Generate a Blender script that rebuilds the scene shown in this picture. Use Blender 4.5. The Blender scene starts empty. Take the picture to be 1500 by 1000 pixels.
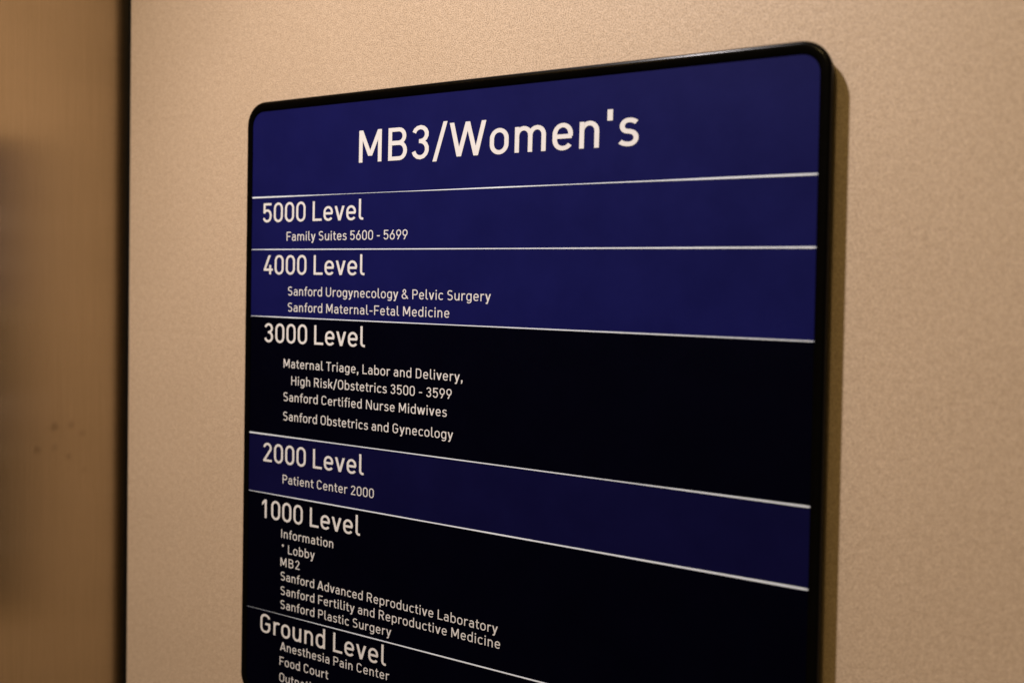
import bpy, bmesh, math, random
from mathutils import Matrix, Vector
random.seed(4)
scn = bpy.context.scene
C = scn.collection
W = 0.30                 # width of the printed inserts (m); all sign coordinates below are in units of W
Z0 = 1.55                # eye height = height of the lens
T = 0.0070               # inserts stand this far off the wall

# ------------------------------------------------------------------ camera
cam_d = bpy.data.cameras.new('camera'); cam = bpy.data.objects.new('camera', cam_d); C.objects.link(cam)
yaw, pitch, roll = 0.56551914, -0.04668774, 0.02465731
fw = Vector((-math.sin(yaw)*math.cos(pitch), math.cos(yaw)*math.cos(pitch), math.sin(pitch)))
r0 = Vector((math.cos(yaw), math.sin(yaw), 0)); u0 = r0.cross(fw)
rt = math.cos(roll)*r0 + math.sin(roll)*u0; up = -math.sin(roll)*r0 + math.cos(roll)*u0
M = Matrix((rt, up, -fw)).transposed().to_4x4()
M.translation = Vector((1.36052398*W, -1.27187807*W - T, Z0))
cam.matrix_world = M
cam_d.sensor_width = 36; cam_d.lens = 36*1480/1500
cam_d.clip_start = 0.01; cam_d.clip_end = 50
cam_d.dof.use_dof = True; cam_d.dof.focus_distance = 0.475; cam_d.dof.aperture_fstop = 6.0
scn.camera = cam

# ------------------------------------------------------------------ light
wd = bpy.data.worlds.new('World'); scn.world = wd; wd.use_nodes = True
bg = wd.node_tree.nodes['Background']; bg.inputs['Color'].default_value = (1.0, 0.70, 0.28, 1); bg.inputs['Strength'].default_value = 0.125
def lamp(name, loc, aim, power, col, size, angle=150, blend=0.6):
    l = bpy.data.lights.new(name, 'SPOT'); l.energy = power; l.color = col; l.shadow_soft_size = size
    l.spot_size = math.radians(angle); l.spot_blend = blend
    o = bpy.data.objects.new(name, l); C.objects.link(o); o.location = loc
    o.rotation_euler = (Vector(aim)-Vector(loc)).to_track_quat('-Z', 'Y').to_euler()
    return o
lamp('ceiling_downlight', (0.013, -0.38, 2.16), (0.33, 0, 0.62), 49.0, (0.97, 0.885, 0.885), 0.018, 2*math.degrees(0.76), 1.0)
lamp('fill_lamp', (0.30, -1.2, 2.35), (0.1, 0, 1.6), 17.5, (1.0, 0.71, 0.29), 0.07)  # warm fill added out of view to even the wall and lift the shadow
scn.view_settings.view_transform = 'Standard'; scn.view_settings.look = 'None'
scn.view_settings.exposure = 0; scn.view_settings.gamma = 1; scn.view_settings.use_curve_mapping = False

# ------------------------------------------------------------------ helpers
def tag(o, label=None, cat=None, group=None, kind=None):
    for k, v in (('label', label), ('category', cat), ('group', group), ('kind', kind)):
        if v: o[k] = v
    return o
def link(name, bm, mat, parent=None, smooth=False):
    me = bpy.data.meshes.new(name); bm.to_mesh(me); bm.free()
    o = bpy.data.objects.new(name, me); C.objects.link(o); me.materials.append(mat)
    if smooth:
        for p in me.polygons: p.use_smooth = True
    if parent: o.parent = parent
    return o
def box_bm(x0, x1, y0, y1, z0, z1, bev=0.0, seg=3):
    bm = bmesh.new()
    bmesh.ops.create_cube(bm, size=1)
    for v in bm.verts: v.co = Vector(((x0+x1)/2+v.co.x*(x1-x0), (y0+y1)/2+v.co.y*(y1-y0), (z0+z1)/2+v.co.z*(z1-z0)))
    if bev: bmesh.ops.bevel(bm, geom=bm.edges[:], offset=bev, segments=seg, profile=0.5, affect='EDGES')
    return bm
def mat(name):
    m = bpy.data.materials.new(name); m.use_nodes = True
    nt = m.node_tree
    return m, nt, nt.nodes['Principled BSDF'], nt.nodes.new, nt.links.new
def noise(nt, vec, scale, detail=3, rough=0.6):
    n = nt.nodes.new('ShaderNodeTexNoise'); n.inputs['Scale'].default_value = scale
    n.inputs['Detail'].default_value = detail; n.inputs['Roughness'].default_value = rough
    nt.links.new(vec, n.inputs['Vector']); return n.outputs['Fac']
def ramp(nt, fac, stops):
    r = nt.nodes.new('ShaderNodeValToRGB'); e = r.color_ramp.elements
    while len(e) < len(stops): e.new(0.5)
    for i, (p, c) in enumerate(stops): e[i].position = p; e[i].color = (*c, 1) if len(c) == 3 else c
    nt.links.new(fac, r.inputs['Fac']); return r.outputs['Color']
def objvec(nt, scale=(1, 1, 1)):
    t = nt.nodes.new('ShaderNodeTexCoord'); mp = nt.nodes.new('ShaderNodeMapping'); mp.inputs['Scale'].default_value = scale
    nt.links.new(t.outputs['Object'], mp.inputs['Vector']); return mp.outputs['Vector']
def mixc(nt, fac, a, b, mode='MIX'):
    m = nt.nodes.new('ShaderNodeMix'); m.data_type = 'RGBA'; m.blend_type = mode
    for s, v in ((m.inputs['Factor'], fac), (m.inputs[6], a), (m.inputs[7], b)):
        if hasattr(v, 'is_output'): nt.links.new(v, s)
        else: s.default_value = v if not isinstance(v, tuple) else (*v, 1)
    return m.outputs[2]
def math_n(nt, op, a, b=0.0, clamp=False):
    m = nt.nodes.new('ShaderNodeMath'); m.operation = op; m.use_clamp = clamp
    for i, v in enumerate((a, b)):
        if hasattr(v, 'is_output'): nt.links.new(v, m.inputs[i])
        else: m.inputs[i].default_value = v
    return m.outputs[0]
def bump(nt, h, strength, dist, normal=None):
    b = nt.nodes.new('ShaderNodeBump'); b.inputs['Strength'].default_value = strength; b.inputs['Distance'].default_value = dist
    nt.links.new(h, b.inputs['Height'])
    if normal: nt.links.new(normal, b.inputs['Normal'])
    return b.outputs['Normal']

# ------------------------------------------------------------------ materials
# pebbled beige laminate of the wall panel
WALL, nt, p, new, ln = mat('beige_laminate')
v = objvec(nt)
mott = noise(nt, v, 360, 4, 0.65); fine = noise(nt, v, 1900, 1.5, 0.6); big = noise(nt, v, 14, 3, 0.5)
c = ramp(nt, mott, [(0.28, (0.405, 0.300, 0.203)), (0.5, (0.455, 0.342, 0.236)), (0.72, (0.498, 0.377, 0.264))])
c = mixc(nt, 1.0, c, ramp(nt, fine, [(0.34, (0.50, 0.48, 0.46)), (0.58, (1.13, 1.13, 1.13))]), 'MULTIPLY')
c = mixc(nt, 1.0, c, ramp(nt, big, [(0.3, (0.95, 0.945, 0.935)), (0.7, (1.0, 1.0, 1.0))]), 'MULTIPLY')
ln(c, p.inputs['Base Color'])
p.inputs['Roughness'].default_value = 0.48; p.inputs['Specular IOR Level'].default_value = 0.5
h = math_n(nt, 'ADD', math_n(nt, 'MULTIPLY', mott, 0.6), math_n(nt, 'MULTIPLY', fine, 0.4))
ln(bump(nt, h, 0.5, 0.0005), p.inputs['Normal'])

# satin brushed metal, grain upright; a few finger smudges
xm = -0.3945*W
METAL, nt, p, new, ln = mat('brushed_bronze_steel')
v = objvec(nt)
grain = noise(nt, objvec(nt, (1, 1, 0.012)), 1600, 3, 0.6)
patch = noise(nt, objvec(nt, (1, 0.35, 1)), 16, 4, 0.55)
c = ramp(nt, grain, [(0.3, (0.52, 0.412, 0.275)), (0.7, (0.58, 0.462, 0.318))])
c = mixc(nt, 1.0, c, ramp(nt, patch, [(0.3, (0.90, 0.90, 0.88)), (0.7, (1, 1, 1))]), 'MULTIPLY')
SMUDGE_SPOTS = []
acc = None
for (sy, sz, sr, sa) in [(-0.0439, -0.0819, 0.002, 0.9), (-0.0331, -0.0818, 0.0017, 0.6), (-0.0256, -0.0873, 0.0018, 0.5), (-0.0543, -0.094, 0.0019, 0.8), (-0.0438, -0.0941, 0.0016, 0.45), (-0.0348, -0.0999, 0.0017, 0.55), (-0.0245, -0.1092, 0.0016, 0.3)]:
    d = new('ShaderNodeVectorMath'); d.operation = 'DISTANCE'; ln(v, d.inputs[0]); d.inputs[1].default_value = (xm, sy, Z0+sz)
    wob = math_n(nt, 'ADD', d.outputs['Value'], math_n(nt, 'MULTIPLY', math_n(nt, 'SUBTRACT', noise(nt, v, 420, 2), 0.5), sr*1.2))
    k = new('ShaderNodeMapRange'); k.interpolation_type = 'SMOOTHSTEP'
    ln(wob, k.inputs['Value']); k.inputs['From Min'].default_value = sr*0.25; k.inputs['From Max'].default_value = sr*1.9
    k.inputs['To Min'].default_value = sa; k.inputs['To Max'].default_value = 0.0
    acc = k.outputs['Result'] if acc is None else math_n(nt, 'MAXIMUM', acc, k.outputs['Result'])
c = mixc(nt, math_n(nt, 'MULTIPLY', acc, 0.40), c, (0.16, 0.10, 0.05))
ln(c, p.inputs['Base Color'])
p.inputs['Metallic'].default_value = 1.0
p.inputs['Roughness'].default_value = 0.23
p.inputs['Anisotropic'].default_value = 0.93
tg = new('ShaderNodeTangent'); tg.direction_type = 'RADIAL'; tg.axis = 'Z'; ln(tg.outputs['Tangent'], p.inputs['Tangent'])
p.inputs['Anisotropic Rotation'].default_value = 0.0

def plain(name, col, rough, spec=0.5, var=0.0, scale=90, bmp=0.0, dust=None):
    m, nt, p, new, ln = mat(name)
    p.inputs['Base Color'].default_value = (*col, 1); p.inputs['Roughness'].default_value = rough
    p.inputs['Specular IOR Level'].default_value = spec
    if var:
        f = noise(nt, objvec(nt), scale, 4, 0.6)
        lo = tuple(x*(1-var) for x in col); hi = tuple(min(1, x*(1+var)) for x in col)
        c = ramp(nt, f, [(0.3, lo), (0.7, hi)])
        if dust:                                   # sparse specks of lint, and a wiped, faintly greasy bloom
            vo = new('ShaderNodeTexVoronoi'); vo.inputs['Scale'].default_value = 75; ln(objvec(nt), vo.inputs['Vector'])
            sep = new('ShaderNodeSeparateColor'); ln(vo.outputs['Color'], sep.inputs['Color'])
            pick = math_n(nt, 'GREATER_THAN', sep.outputs['Red'], 0.90)
            size = math_n(nt, 'MULTIPLY', sep.outputs['Green'], 0.034)
            hit = math_n(nt, 'MULTIPLY', pick, math_n(nt, 'LESS_THAN', vo.outputs['Distance'], size))
            c = mixc(nt, math_n(nt, 'MULTIPLY', hit, 0.55), c, dust)
        ln(c, p.inputs['Base Color'])
        r = new('ShaderNodeMapRange'); ln(f, r.inputs['Value']); r.inputs['To Min'].default_value = rough*0.85; r.inputs['To Max'].default_value = min(1, rough*1.15)
        ln(r.outputs['Result'], p.inputs['Roughness'])
        if bmp: ln(bump(nt, noise(nt, objvec(nt), 1500, 2), bmp, 0.0002), p.inputs['Normal'])
    return m
BLACKGAP = plain('black_gasket', (0.004, 0.0035, 0.003), 0.9, 0.1, 0.2)
FRAME = plain('black_gloss_plastic', (0.0008, 0.0007, 0.0006), 0.21, 0.09, 0.15, 140)
BLUE = plain('navy_print', (0.0038, 0.0044, 0.053), 0.46, 0.06, 0.09, 45, 0.12, (0.035, 0.05, 0.13))
NAVY = plain('deep_navy_print', (0.0026, 0.0025, 0.0265), 0.46, 0.05, 0.09, 45, 0.12, (0.025, 0.03, 0.08))
BLACK = plain('black_print', (0.0003, 0.0003, 0.0027), 0.48, 0.02, 0.1, 45, 0.12, (0.018, 0.018, 0.022))
WHITE = plain('cream_print', (0.56, 0.545, 0.535), 0.5, 0.15, 0.03, 200)
EDGE = plain('white_insert_edge', (0.62, 0.67, 0.74), 0.38, 0.5, 0.06, 160)
BACK = plain('black_core', (0.01, 0.01, 0.01), 0.6, 0.3, 0.1)

# ------------------------------------------------------------------ setting: cab corner
xp = -0.372*W           # left edge of the beige panel
tag(link('wall_panel', box_bm(xp, 1.25, 0.0, 0.018, 0.55, 2.2, 0.0008, 2), WALL),
    'pebbled beige laminate wall panel carrying the dark directory sign', 'wall panel')
tag(link('metal_panel', box_bm(xm-0.03, xm, -0.75, 0.06, 0.55, 2.2), METAL),
    'brushed bronze-toned metal panel at the left with finger smudges', 'metal panel')
tag(link('shadow_gap', box_bm(xm+0.0004, xp-0.0002, 0.004, 0.05, 0.55, 2.2), BLACKGAP),
    'narrow black vertical channel between the brushed metal and the beige panel', 'trim')

# ------------------------------------------------------------------ the sign
SX = lambda x, z: (0.9965*x + (0.31-z)*0.0150*x)*W      # right edge leans a hair outward towards the foot
ZT, ZB = 0.3098, -0.7230
sign = bpy.data.objects.new('directory_sign', None); C.objects.link(sign)
sign.location = (0.15, 0, Z0); bpy.context.view_layer.update()
tag(sign, 'dark blue and black hospital level directory in a rounded black frame', 'sign')
OFF = Vector((-0.15, 0, 0))
def ring(off, n=10):
    r = 0.026+off; x0, x1, z0, z1 = -off, 1+off, ZB-off, ZT+off*(1.12 if off > 0 else 1)
    q = []
    for cx, cz, a in ((x1-r, z1-r, 0), (x0+r, z1-r, 90), (x0+r, z0+r, 180), (x1-r, z0+r, 270)):
        for i in range(n+1):
            t = math.radians(a+90*i/n); q.append((cx+r*math.cos(t), cz+r*math.sin(t)))
    return q
# moulded frame: a profile swept round the rounded rectangle  (offset outward in W, distance from the wall in m)
prof = [(0.0, T-0.0012), (0.0, T+0.0003), (0.0010, T+0.0006), (0.0096, T+0.0006), (0.0116, T+0.00045), (0.0130, T+0.0001),
        (0.0141, T-0.0006), (0.0146, T-0.0014), (0.0143, T-0.0024), (0.0122, T-0.0040), (0.0116, 0.0002)]
bm = bmesh.new(); rows = []
for off, y in prof: rows.append([bm.verts.new(Vector((SX(x, z), -y, z*W))+OFF) for x, z in ring(off)])
for a, b in zip(rows, rows[1:]):
    for i in range(len(a)):
        j = (i+1) % len(a); bm.faces.new((a[i], a[j], b[j], b[i]))
bmesh.ops.recalc_face_normals(bm, faces=bm.faces[:])
fr = link('frame', bm, FRAME, sign, True)
bm = bmesh.new()
f = bm.faces.new([bm.verts.new(Vector((SX(x, z), -(T-0.0009), z*W))+OFF) for x, z in ring(-0.0002)])
e = bmesh.ops.extrude_face_region(bm, geom=[f])
for g in e['geom']:
    if isinstance(g, bmesh.types.BMVert): g.co.y = -0.0003
bmesh.ops.recalc_face_normals(bm, faces=bm.faces[:])
link('backing_plate', bm, BACK, sign)

# seams between the printed inserts (height at the left edge, at the right edge)
SEAMS = [(0.1592, 0.1588), (0.0678, 0.0677), (-0.0499, -0.0497), (-0.2580, -0.2586), (-0.3629, -0.3639), (-0.5736, -0.5712)]
def clip_ring(lo, hi):
    pts = ring(-0.0004, 12)
    def cut(pts, line, keep_below):
        out = []
        def s(p):
            zl = line[0]+(line[1]-line[0])*p[0]; return (zl-p[1]) if keep_below else (p[1]-zl)
        for i in range(len(pts)):
            a, b = pts[i], pts[(i+1) % len(pts)]; sa, sb = s(a), s(b)
            if sa >= 0: out.append(a)
            if (sa >= 0) != (sb >= 0):
                t = sa/(sa-sb); out.append((a[0]+(b[0]-a[0])*t, a[1]+(b[1]-a[1])*t))
        return out
    if hi: pts = cut(pts, hi, True)
    if lo: pts = cut(pts, lo, False)
    return pts
STRIPS = [(BLUE, 'navy blue header strip reading MB3/Women\'s'), (BLUE, 'navy blue strip reading 5000 Level'),
          (BLUE, 'navy blue strip reading 4000 Level'), (BLACK, 'black strip reading 3000 Level'),
          (NAVY, 'deep navy strip reading 2000 Level'), (BLACK, 'black strip reading 1000 Level'),
          (BLACK, 'black strip reading Ground Level')]
strips = []
for i, (m, lab) in enumerate(STRIPS):
    pts = clip_ring(SEAMS[i] if i < 6 else None, SEAMS[i-1] if i else None)
    bm = bmesh.new()
    f = bm.faces.new([bm.verts.new(Vector((SX(x, z), -T, z*W))+OFF) for x, z in pts])
    e = bmesh.ops.extrude_face_region(bm, geom=[f])
    for g in e['geom']:
        if isinstance(g, bmesh.types.BMVert): g.co.y = -(T-0.0008)
    bmesh.ops.recalc_face_normals(bm, faces=bm.faces[:])
    o = link('insert_strip', bm, m, sign); o['label'] = lab; strips.append(o)

# pale cut edges showing at each seam, uneven in width
WID = [[(0, .0030), (.06, .0026), (.16, .0013), (.22, .0007), (.33, .0008), (.42, .0016), (.52, .0024), (.64, .0013), (.76, .0015), (.86, .0030), (1, .0031)],
       [(0, .0012), (.06, .0022), (.3, .0020), (.6, .0018), (.8, .0024), (1, .0031)],
       [(0, .0010), (.05, .0020), (.11, .0024), (.118, .0018), (.5, .0018), (.85, .0020), (1, .0016)],
       [(0, .0032), (.12, .0024), (.22, .0016), (.4, .0022), (.7, .0016), (1, .0032)],
       [(0, .0010), (.06, .0014), (.2, .0024), (.6, .0026), (1, .0034)],
       [(0, .0001), (.04, .0002), (.10, .0005), (.16, .0013), (.27, .0022), (.6, .0026), (1, .0030)]]
for k, prof_w in enumerate(WID):
    zl, zr = SEAMS[k]; bm = bmesh.new(); top = []; bot = []
    N = 90
    for i in range(N+1):
        t = i/N; x = 0.001 + t*1.0030
        for (a, wa), (b, wb) in zip(prof_w, prof_w[1:]):
            if a <= t <= b: w = wa+(wb-wa)*(t-a)/(b-a)
        w *= 0.78
        w *= 1+0.10*math.sin(23*t+k*2)*math.sin(7*t+k)
        if i == N: w *= 0.55
        z = zl+(zr-zl)*t
        top.append(bm.verts.new(Vector((SX(x, z), -(T+0.00012), (z+w/2)*W))+OFF)); bot.append(bm.verts.new(Vector((SX(x, z), -(T+0.00012), (z-w/2)*W))+OFF))
    fs = [bm.faces.new((bot[i], bot[i+1], top[i+1], top[i])) for i in range(N)]
    e = bmesh.ops.extrude_face_region(bm, geom=fs)
    for g in e['geom']:
        if isinstance(g, bmesh.types.BMVert): g.co.y = -(T+0.00002)
    bmesh.ops.recalc_face_normals(bm, faces=bm.faces[:])
    link('divider_edge', bm, EDGE, sign)

# ------------------------------------------------------------------ lettering
# ---- monoline engineering-style lettering drawn as pen strokes (cap height 712) ----
HX, HY = 50.0, 42.0          # half pen width on stems / on horizontals
def arc(cx, cy, rx, ry, a0, a1, n=10):
    return [(cx + rx*math.cos(math.radians(a0+(a1-a0)*i/n)), cy + ry*math.sin(math.radians(a0+(a1-a0)*i/n))) for i in range(n+1)]
def rrect(x0, y0, x1, y1, rx, ry):
    return (arc(x1-rx, y1-ry, rx, ry, 0, 90) + arc(x0+rx, y1-ry, rx, ry, 90, 180) +
            arc(x0+rx, y0+ry, rx, ry, 180, 270) + arc(x1-rx, y0+ry, rx, ry, 270, 360))
def P(*p): return ('poly', list(p))
def S(*p): return ('pen', list(p), False)
def O(p): return ('pen', p, True)
def diag(xa, ya, xb, yb, w):             # slanted stroke with level ends, w = level width
    return P((xa-w/2, ya), (xa+w/2, ya), (xb+w/2, yb), (xb-w/2, yb))
def stem(x, y0, y1): return P((x-HX, y0), (x+HX, y0), (x+HX, y1), (x-HX, y1))
def bar(x0, x1, y): return P((x0, y-HY), (x1, y-HY), (x1, y+HY), (x0, y+HY))
XH = 515
def bowl(x0, x1): return O(rrect(x0+HX, -10+HY, x1-HX, XH+10-HY, (x1-x0)/2-HX, 170))
def glyphs():
    G = {}
    G[' '] = (200, [])
    G['0'] = (560, [O(rrect(50+HX, -10+HY, 510-HX, 722-HY, 179, 185))])
    G['1'] = (560, [stem(330, 0, 712), P((279, 712), (330, 712), (330, 610), (279, 585), (140, 475), (140, 596))])
    G['2'] = (560, [S(*(arc(278, 530, 171, 149, 172, -28) + [(118, 60), (112, 43)])), bar(62, 508, HY)])
    G['3'] = (560, [S(*(arc(270, 530, 172, 149, 165, -90) + [(235, 381)])), S(*([(235, 381), (265, 381)] + arc(270, 207, 182, 174, 90, -165)))])
    G['4'] = (560, [P((300, 712), (415, 712), (170, 215), (55, 215), (55, 200)), bar(55, 525, 172), stem(392, 0, 345)])
    G['5'] = (560, [bar(85, 488, 712-HY), P((85, 712), (182, 712), (172, 330), (75, 330)), S(*(arc(275, 250, 182, 190, 145, 90) + arc(285, 237, 174, 203, 90, -90)[1:] + arc(275, 213, 190, 180, 270, 200)[1:]))])
    G['6'] = (560, [O(rrect(50+HX, -10+HY, 510-HX, 470-HY, 179, 185)), P((300, 712), (415, 712), (190, 340), (104, 300))])
    G['9'] = (560, [O(rrect(50+HX, 242+HY, 510-HX, 722-HY, 179, 185)), P((260, 0), (145, 0), (370, 372), (456, 412))])
    G['/'] = (400, [diag(65, -75, 335, 760, 104)])
    G["'"] = (250, [P((68, 500), (182, 500), (182, 712), (68, 712))])
    G['-'] = (400, [bar(60, 340, 285)])
    G[','] = (250, [P((62, 120), (186, 120), (186, -10), (120, -140), (48, -140), (90, 0), (62, 0))])
    G['*'] = (330, [P(*[(165 + (112 if i % 2 == 0 else 80)*math.cos(math.pi*i/6), 560 + (112 if i % 2 == 0 else 80)*math.sin(math.pi*i/6)) for i in range(12)])])
    G['&'] = (680, [S((618, 15), (240, 455)), S(*(arc(290, 555, 120, 124, 218, -35, 14) + [(330, 425), (180, 315)])), S(*([(195, 325)] + arc(255, 195, 160, 162, 130, 270, 12) + arc(290, 240, 265, 207, 270, 352, 8)[1:]))])
    # capitals
    G['A'] = (670, [diag(80, 0, 335, 712, 112), diag(590, 0, 335, 712, 112), bar(170, 500, 195)])
    G['B'] = (650, [stem(80+HX, 0, 712), S(*([(100, 712-HY), (360, 712-HY)] + arc(370, 527, 151, 142, 90, -90) + [(100, 385)])), S(*([(100, 375), (380, 375)] + arc(385, 209, 162, 166, 90, -90) + [(100, HY)]))])
    G['C'] = (620, [S(*(arc(315, 515, 205, 164, 14, 90) + arc(265+45, 515, 199, 164, 90, 180)[1:] + arc(310, 197, 199, 164, 180, 270) + arc(315, 197, 205, 164, 270, 346)[1:]))])
    G['D'] = (660, [stem(80+HX, 0, 712), S(*([(100, 712-HY), (330, 712-HY)] + arc(345, 489, 190, 180, 90, 0) + arc(345, 223, 190, 180, 0, -90) + [(100, HY)]))])
    G['F'] = (570, [stem(80+HX, 0, 712), bar(100, 540, 712-HY), bar(100, 480, 345)])
    G['G'] = (660, [S(*(arc(320, 515, 205, 164, 14, 90) + arc(310, 515, 199, 164, 90, 180)[1:] + arc(310, 197, 199, 164, 180, 270) + arc(330, 197, 200, 164, 270, 360)[1:] + [(530, 330)])), bar(325, 581, 345)])
    G['H'] = (690, [stem(80+HX, 0, 712), stem(610-HX, 0, 712), bar(100, 590, 365)])
    G['I'] = (265, [stem(132, 0, 712)])
    G['L'] = (540, [stem(80+HX, 0, 712), bar(100, 515, HY)])
    G['M'] = (800, [stem(78+HX, 0, 712), stem(722-HX, 0, 712), P((78, 712), (190, 712), (458, 140), (342, 140)), P((722, 712), (610, 712), (342, 140), (458, 140))])
    G['N'] = (720, [stem(80+HX, 0, 712), stem(640-HX, 0, 712), P((80, 712), (185, 712), (640, 0), (535, 0))])
    G['O'] = (650, [O(rrect(62+HX, -10+HY, 588-HX, 722-HY, 206, 190))])
    G['P'] = (610, [stem(80+HX, 0, 712), S(*([(100, 712-HY), (355, 712-HY)] + arc(365, 500, 162, 169, 90, -90) + [(100, 331)]))])
    G['R'] = (650, [stem(80+HX, 0, 712), S(*([(100, 712-HY), (355, 712-HY)] + arc(370, 505, 162, 164, 90, -90) + [(100, 341)])), P((295, 345), (410, 345), (600, 0), (480, 0))])
    G['S'] = (600, [S(*(arc(305, 528, 205, 151, 38, 90) + arc(290, 528, 176, 151, 90, 180)[1:] + arc(285, 520, 171, 140, 180, 262) + [(340, 374)] + arc(315, 200, 181, 170, 80, 0) + arc(310, 200, 186, 167, 0, -90)[1:] + arc(300, 220, 230, 187, 270, 218)[1:]))])
    G['T'] = (550, [bar(22, 528, 712-HY), stem(275, 0, 712)])
    G['U'] = (680, [S(*([(76+HX, 712)] + arc(340, 223, 340-76-HX, 190, 180, 360) + [(604-HX, 712)]))])
    G['W'] = (950, [diag(72, 712, 262, 0, 112), diag(475, 712, 262, 0, 112), diag(475, 712, 688, 0, 112), diag(878, 712, 688, 0, 112)])
    # lower case
    G['a'] = (540, [S(*(arc(265, 345, 164, 137, 150, 90) + arc(265, 345, 158, 137, 90, 0)[1:] + [(423, 0)])), S(*([(423, 296), (250, 296)] + arc(220, 165, 125, 131, 90, 270) + arc(250, 165, 173, 131, 270, 320)[1:]))])
    G['b'] = (565, [stem(68+HX, 0, 740), bowl(68, 515)])
    G['c'] = (500, [S(*(arc(285, 320, 190, 162, 40, 90) + arc(262, 302, 165, 180, 90, 180)[1:] + arc(262, 213, 165, 180, 180, 270) + arc(285, 195, 190, 162, 270, 320)[1:]))])
    G['d'] = (565, [stem(497-HX, 0, 740), bowl(50, 497)])
    G['e'] = (550, [bar(110, 480, 262), S(*([(452, 262)] + arc(278, 310, 174, 172, 0, 90) + arc(274, 310, 172, 172, 90, 180)[1:] + arc(274, 205, 172, 172, 180, 270) + arc(290, 215, 190, 182, 270, 322)[1:]))])
    G['f'] = (340, [S(*([(120+HX, 0), (120+HX, 580)] + arc(120+HX+120, 580, 120, 117, 180, 90) + [(335, 697)])), bar(30, 320, 515-HY)])
    G['g'] = (565, [bowl(50, 497), S(*([(497-HX, 515), (497-HX, -10)] + arc(275, -10, 171, 137, 0, -90)[1:] + arc(270, 5, 190, 152, 270, 220)[1:]))])
    G['h'] = (560, [stem(68+HX, 0, 740), S(*([(68+HX, 330)] + arc(280, 330, 161, 152, 180, 0)[1:] + [(441, 0)]))])
    G['i'] = (245, [stem(122, 0, 515), P((122-HX-4, 610), (122+HX+4, 610), (122+HX+4, 718), (122-HX-4, 718))])
    G['k'] = (535, [stem(68+HX, 0, 740), P((150, 190), (270, 255), (510, 515), (385, 515), (150, 265)), P((235, 260), (320, 320), (530, 0), (408, 0))])
    G['l'] = (300, [S(*([(68+HX, 740), (68+HX, 150)] + arc(68+HX+100, 150, 100, 107, 180, 270) + [(275, HY)]))])
    G['m'] = (860, [stem(68+HX, 0, 515), S(*([(68+HX, 330)] + arc(68+HX+155, 335, 155, 147, 180, 0)[1:] + [(429, 0)])), S(*([(429, 330)] + arc(429+155, 335, 155, 147, 180, 0)[1:] + [(739, 0)]))])
    G['n'] = (560, [stem(68+HX, 0, 515), S(*([(68+HX, 330)] + arc(280, 330, 161, 152, 180, 0)[1:] + [(441, 0)]))])
    G['o'] = (550, [bowl(48, 502)])
    G['p'] = (565, [stem(68+HX, -190, 515), bowl(68, 515)])
    G['r'] = (400, [stem(68+HX, 0, 515), S(*([(68+HX, 310)] + arc(280, 310, 161, 172, 180, 90)[1:] + arc(285, 350, 130, 132, 90, 50)[1:]))])
    G['s'] = (480, [S(*(arc(245, 345, 200, 137, 40, 90) + arc(235, 377, 130, 105, 90, 180)[1:] + arc(225, 372, 120, 98, 180, 265) + [(265, 268)] + arc(262, 145, 134, 119, 80, 0) + arc(260, 147, 136, 114, 0, -90)[1:] + arc(235, 190, 225, 157, 270, 222)[1:]))])
    G['t'] = (350, [S(*([(110+HX, 660), (110+HX, 150)] + arc(110+HX+105, 150, 105, 107, 180, 270) + [(325, HY)])), bar(28, 318, 515-HY)])
    G['u'] = (560, [stem(492-HX, 0, 515), S(*([(62+HX, 515), (62+HX, 190)] + arc(62+HX+164, 190, 164, 157, 180, 360) + [(441, 250)]))])
    G['v'] = (510, [diag(76, 515, 255, 0, 108), diag(434, 515, 255, 0, 108)])
    G['w'] = (760, [diag(72, 515, 222, 0, 106), diag(380, 515, 222, 0, 106), diag(380, 515, 538, 0, 106), diag(688, 515, 538, 0, 106)])
    G['y'] = (510, [diag(76, 515, 262, 0, 108), P((380, 515), (488, 515), (250, -130), (205, -185), (80, -185), (80, -100), (155, -95))])
    return G
GL = glyphs()
def pen_outline(path, closed):
    n = len(path); q = []
    pts = []
    for p in path:
        if not pts or (abs(p[0]-pts[-1][0]) + abs(p[1]-pts[-1][1])) > 1.0: pts.append(p)
    if closed and abs(pts[0][0]-pts[-1][0]) + abs(pts[0][1]-pts[-1][1]) < 1.0: pts.pop()
    n = len(pts); L = []; R = []
    # work in a space where the pen is a circle
    U = [(x/HX, y/HY) for x, y in pts]
    for i in range(n):
        a = U[i-1] if (i > 0 or closed) else None
        b = U[(i+1) % n] if (i < n-1 or closed) else None
        def nrm(p, r):
            dx, dy = r[0]-p[0], r[1]-p[1]; l = math.hypot(dx, dy); return (-dy/l, dx/l)
        if a is None: m = nrm(U[i], b)
        elif b is None: m = nrm(a, U[i])
        else:
            n1, n2 = nrm(a, U[i]), nrm(U[i], b)
            mx, my = n1[0]+n2[0], n1[1]+n2[1]; d = max(0.35, 1+n1[0]*n2[0]+n1[1]*n2[1]); m = (mx/d, my/d)
        L.append(((U[i][0]+m[0])*HX, (U[i][1]+m[1])*HY)); R.append(((U[i][0]-m[0])*HX, (U[i][1]-m[1])*HY))
    return L, R
def ink(ch):
    xs = []
    for s in GL[ch][1]:
        if s[0] == 'poly': xs += [p[0] for p in s[1]]
        else:
            L, R = pen_outline(s[1], s[2]); xs += [p[0] for p in L+R]
    return min(xs), max(xs)
def natural(text):
    x = sum(GL[c][0] for c in text[:-1])
    return x + ink(text[-1])[1] - ink(text[0])[0]

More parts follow.
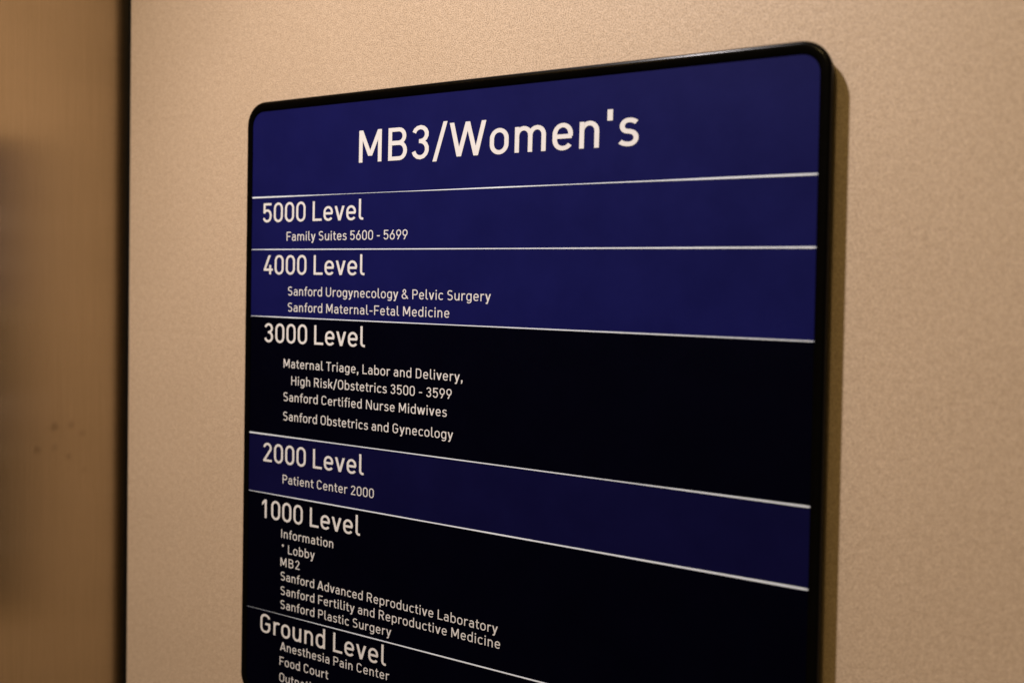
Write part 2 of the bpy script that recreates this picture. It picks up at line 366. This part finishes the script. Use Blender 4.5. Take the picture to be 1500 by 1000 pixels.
# (strip, text, left x, baseline z, cap height, ink width, rise over the width) in units of W
LINES = [
    (0, "MB3/Women's", 0.2472, 0.209, 0.0519, 0.504, -0.0002),
    (1, '5000 Level', 0.0276, 0.1156, 0.033, 0.2311, 0.0002),
    (1, 'Family Suites 5600 - 5699', 0.0859, 0.0826, 0.01535, 0.2657, 0.0007),
    (2, '4000 Level', 0.0313, 0.0245, 0.033, 0.2322, 0.0005),
    (2, 'Sanford Urogynecology & Pelvic Surgery', 0.091, -0.0117, 0.01535, 0.4226, -0.0),
    (2, 'Sanford Maternal-Fetal Medicine', 0.0913, -0.0396, 0.01535, 0.3456, 0.0006),
    (3, '3000 Level', 0.0352, -0.0949, 0.033, 0.232, 0.002),
    (3, 'Maternal Triage, Labor and Delivery,', 0.083, -0.1373, 0.01535, 0.3819, 0.0006),
    (3, 'High Risk/Obstetrics 3500 - 3599', 0.1019, -0.1666, 0.01535, 0.3429, 0.0017),
    (3, 'Sanford Certified Nurse Midwives', 0.0838, -0.1957, 0.01535, 0.3524, 0.0022),
    (3, 'Sanford Obstetrics and Gynecology', 0.0838, -0.2296, 0.01535, 0.3654, 0.0018),
    (4, '2000 Level', 0.0364, -0.3065, 0.033, 0.233, 0.0019),
    (4, 'Patient Center 2000', 0.0845, -0.3404, 0.01535, 0.2073, 0.0004),
    (5, '1000 Level', 0.035, -0.4074, 0.033, 0.2289, 0.0006),
    (5, 'Information', 0.083, -0.4369, 0.01535, 0.1219, 0.0004),
    (5, 'Lobby', 0.1001, -0.4632, 0.01535, 0.0628, 0.0004),
    (5, 'MB2', 0.0823, -0.4874, 0.01535, 0.0457, 0.0007),
    (5, 'Sanford Advanced Reproductive Laboratory', 0.083, -0.5121, 0.01535, 0.4575, -0.0033),
    (5, 'Sanford Fertility and Reproductive Medicine', 0.0835, -0.5378, 0.01535, 0.462, 0.0),
    (5, 'Sanford Plastic Surgery', 0.0836, -0.5626, 0.01535, 0.2503, 0.0004),
    (6, 'Ground Level', 0.0347, -0.6135, 0.033, 0.2894, 0.0006),
    (6, 'Anesthesia Pain Center', 0.0841, -0.6371, 0.01535, 0.2479, 0.0014),
    (6, 'Food Court', 0.0832, -0.6637, 0.01535, 0.1153, -0.0002),
    (6, 'Outpatient', 0.0833, -0.6928, 0.01535, None, 0.0007),
    (5, '*', 0.0846, -0.4622, 0.01535, None, 0.0),
]

WEIGHT = {0.0519: (51.0, 43.0), 0.033: (48.0, 41.0), 0.01535: (42.0, 36.5)}
def letter_line(s, text, x0, z0, cap, width, rise, parent):
    global HX, HY, GL
    HX, HY = WEIGHT[cap]; GL = glyphs()
    k = cap/712.0
    nat = natural(text)
    wide = 1.0; track = 0.0
    if width:
        wide = 1.0 + 0.25*(width/k/nat-1.0)
        track = (width/k - nat*wide)/(len(text)-1)
    else: wide, track = (1.03, 45.0)
    bm = bmesh.new(); pen = -ink(text[0])[0]*wide
    ang = math.atan2(rise, width) if width else (0.0 if text == '*' else -0.001)
    ca, sa = math.cos(ang), math.sin(ang)
    def V3(px, pz, lift):
        X, Y = px*k, pz*k
        return Vector(((x0+X*ca-Y*sa)*W, -(T+lift), (z0+X*sa+Y*ca)*W))+OFF
    n = 0
    for ch in text:
        for st in GL[ch][1]:
            lift = 0.00006+0.000009*(n % 7); n += 1
            if st[0] == 'poly':
                bm.faces.new([bm.verts.new(V3(pen+px*wide, pz, lift)) for px, pz in st[1]])
            else:
                L, R = pen_outline(st[1], st[2])
                a = [bm.verts.new(V3(pen+px*wide, pz, lift)) for px, pz in L]; b = [bm.verts.new(V3(pen+px*wide, pz, lift)) for px, pz in R]
                m = len(a)
                for i in range(m if st[2] else m-1):
                    j = (i+1) % m; bm.faces.new((a[i], a[j], b[j], b[i]))
        pen += GL[ch][0]*wide + track
    bm.normal_update()
    for f in bm.faces:
        if f.normal.y > 0: f.normal_flip()
    return link('lettering', bm, WHITE, parent)
for (s, text, x0, z0, cap, width, rise) in LINES:
    letter_line(s, text, x0, z0, cap, width, rise, strips[s])
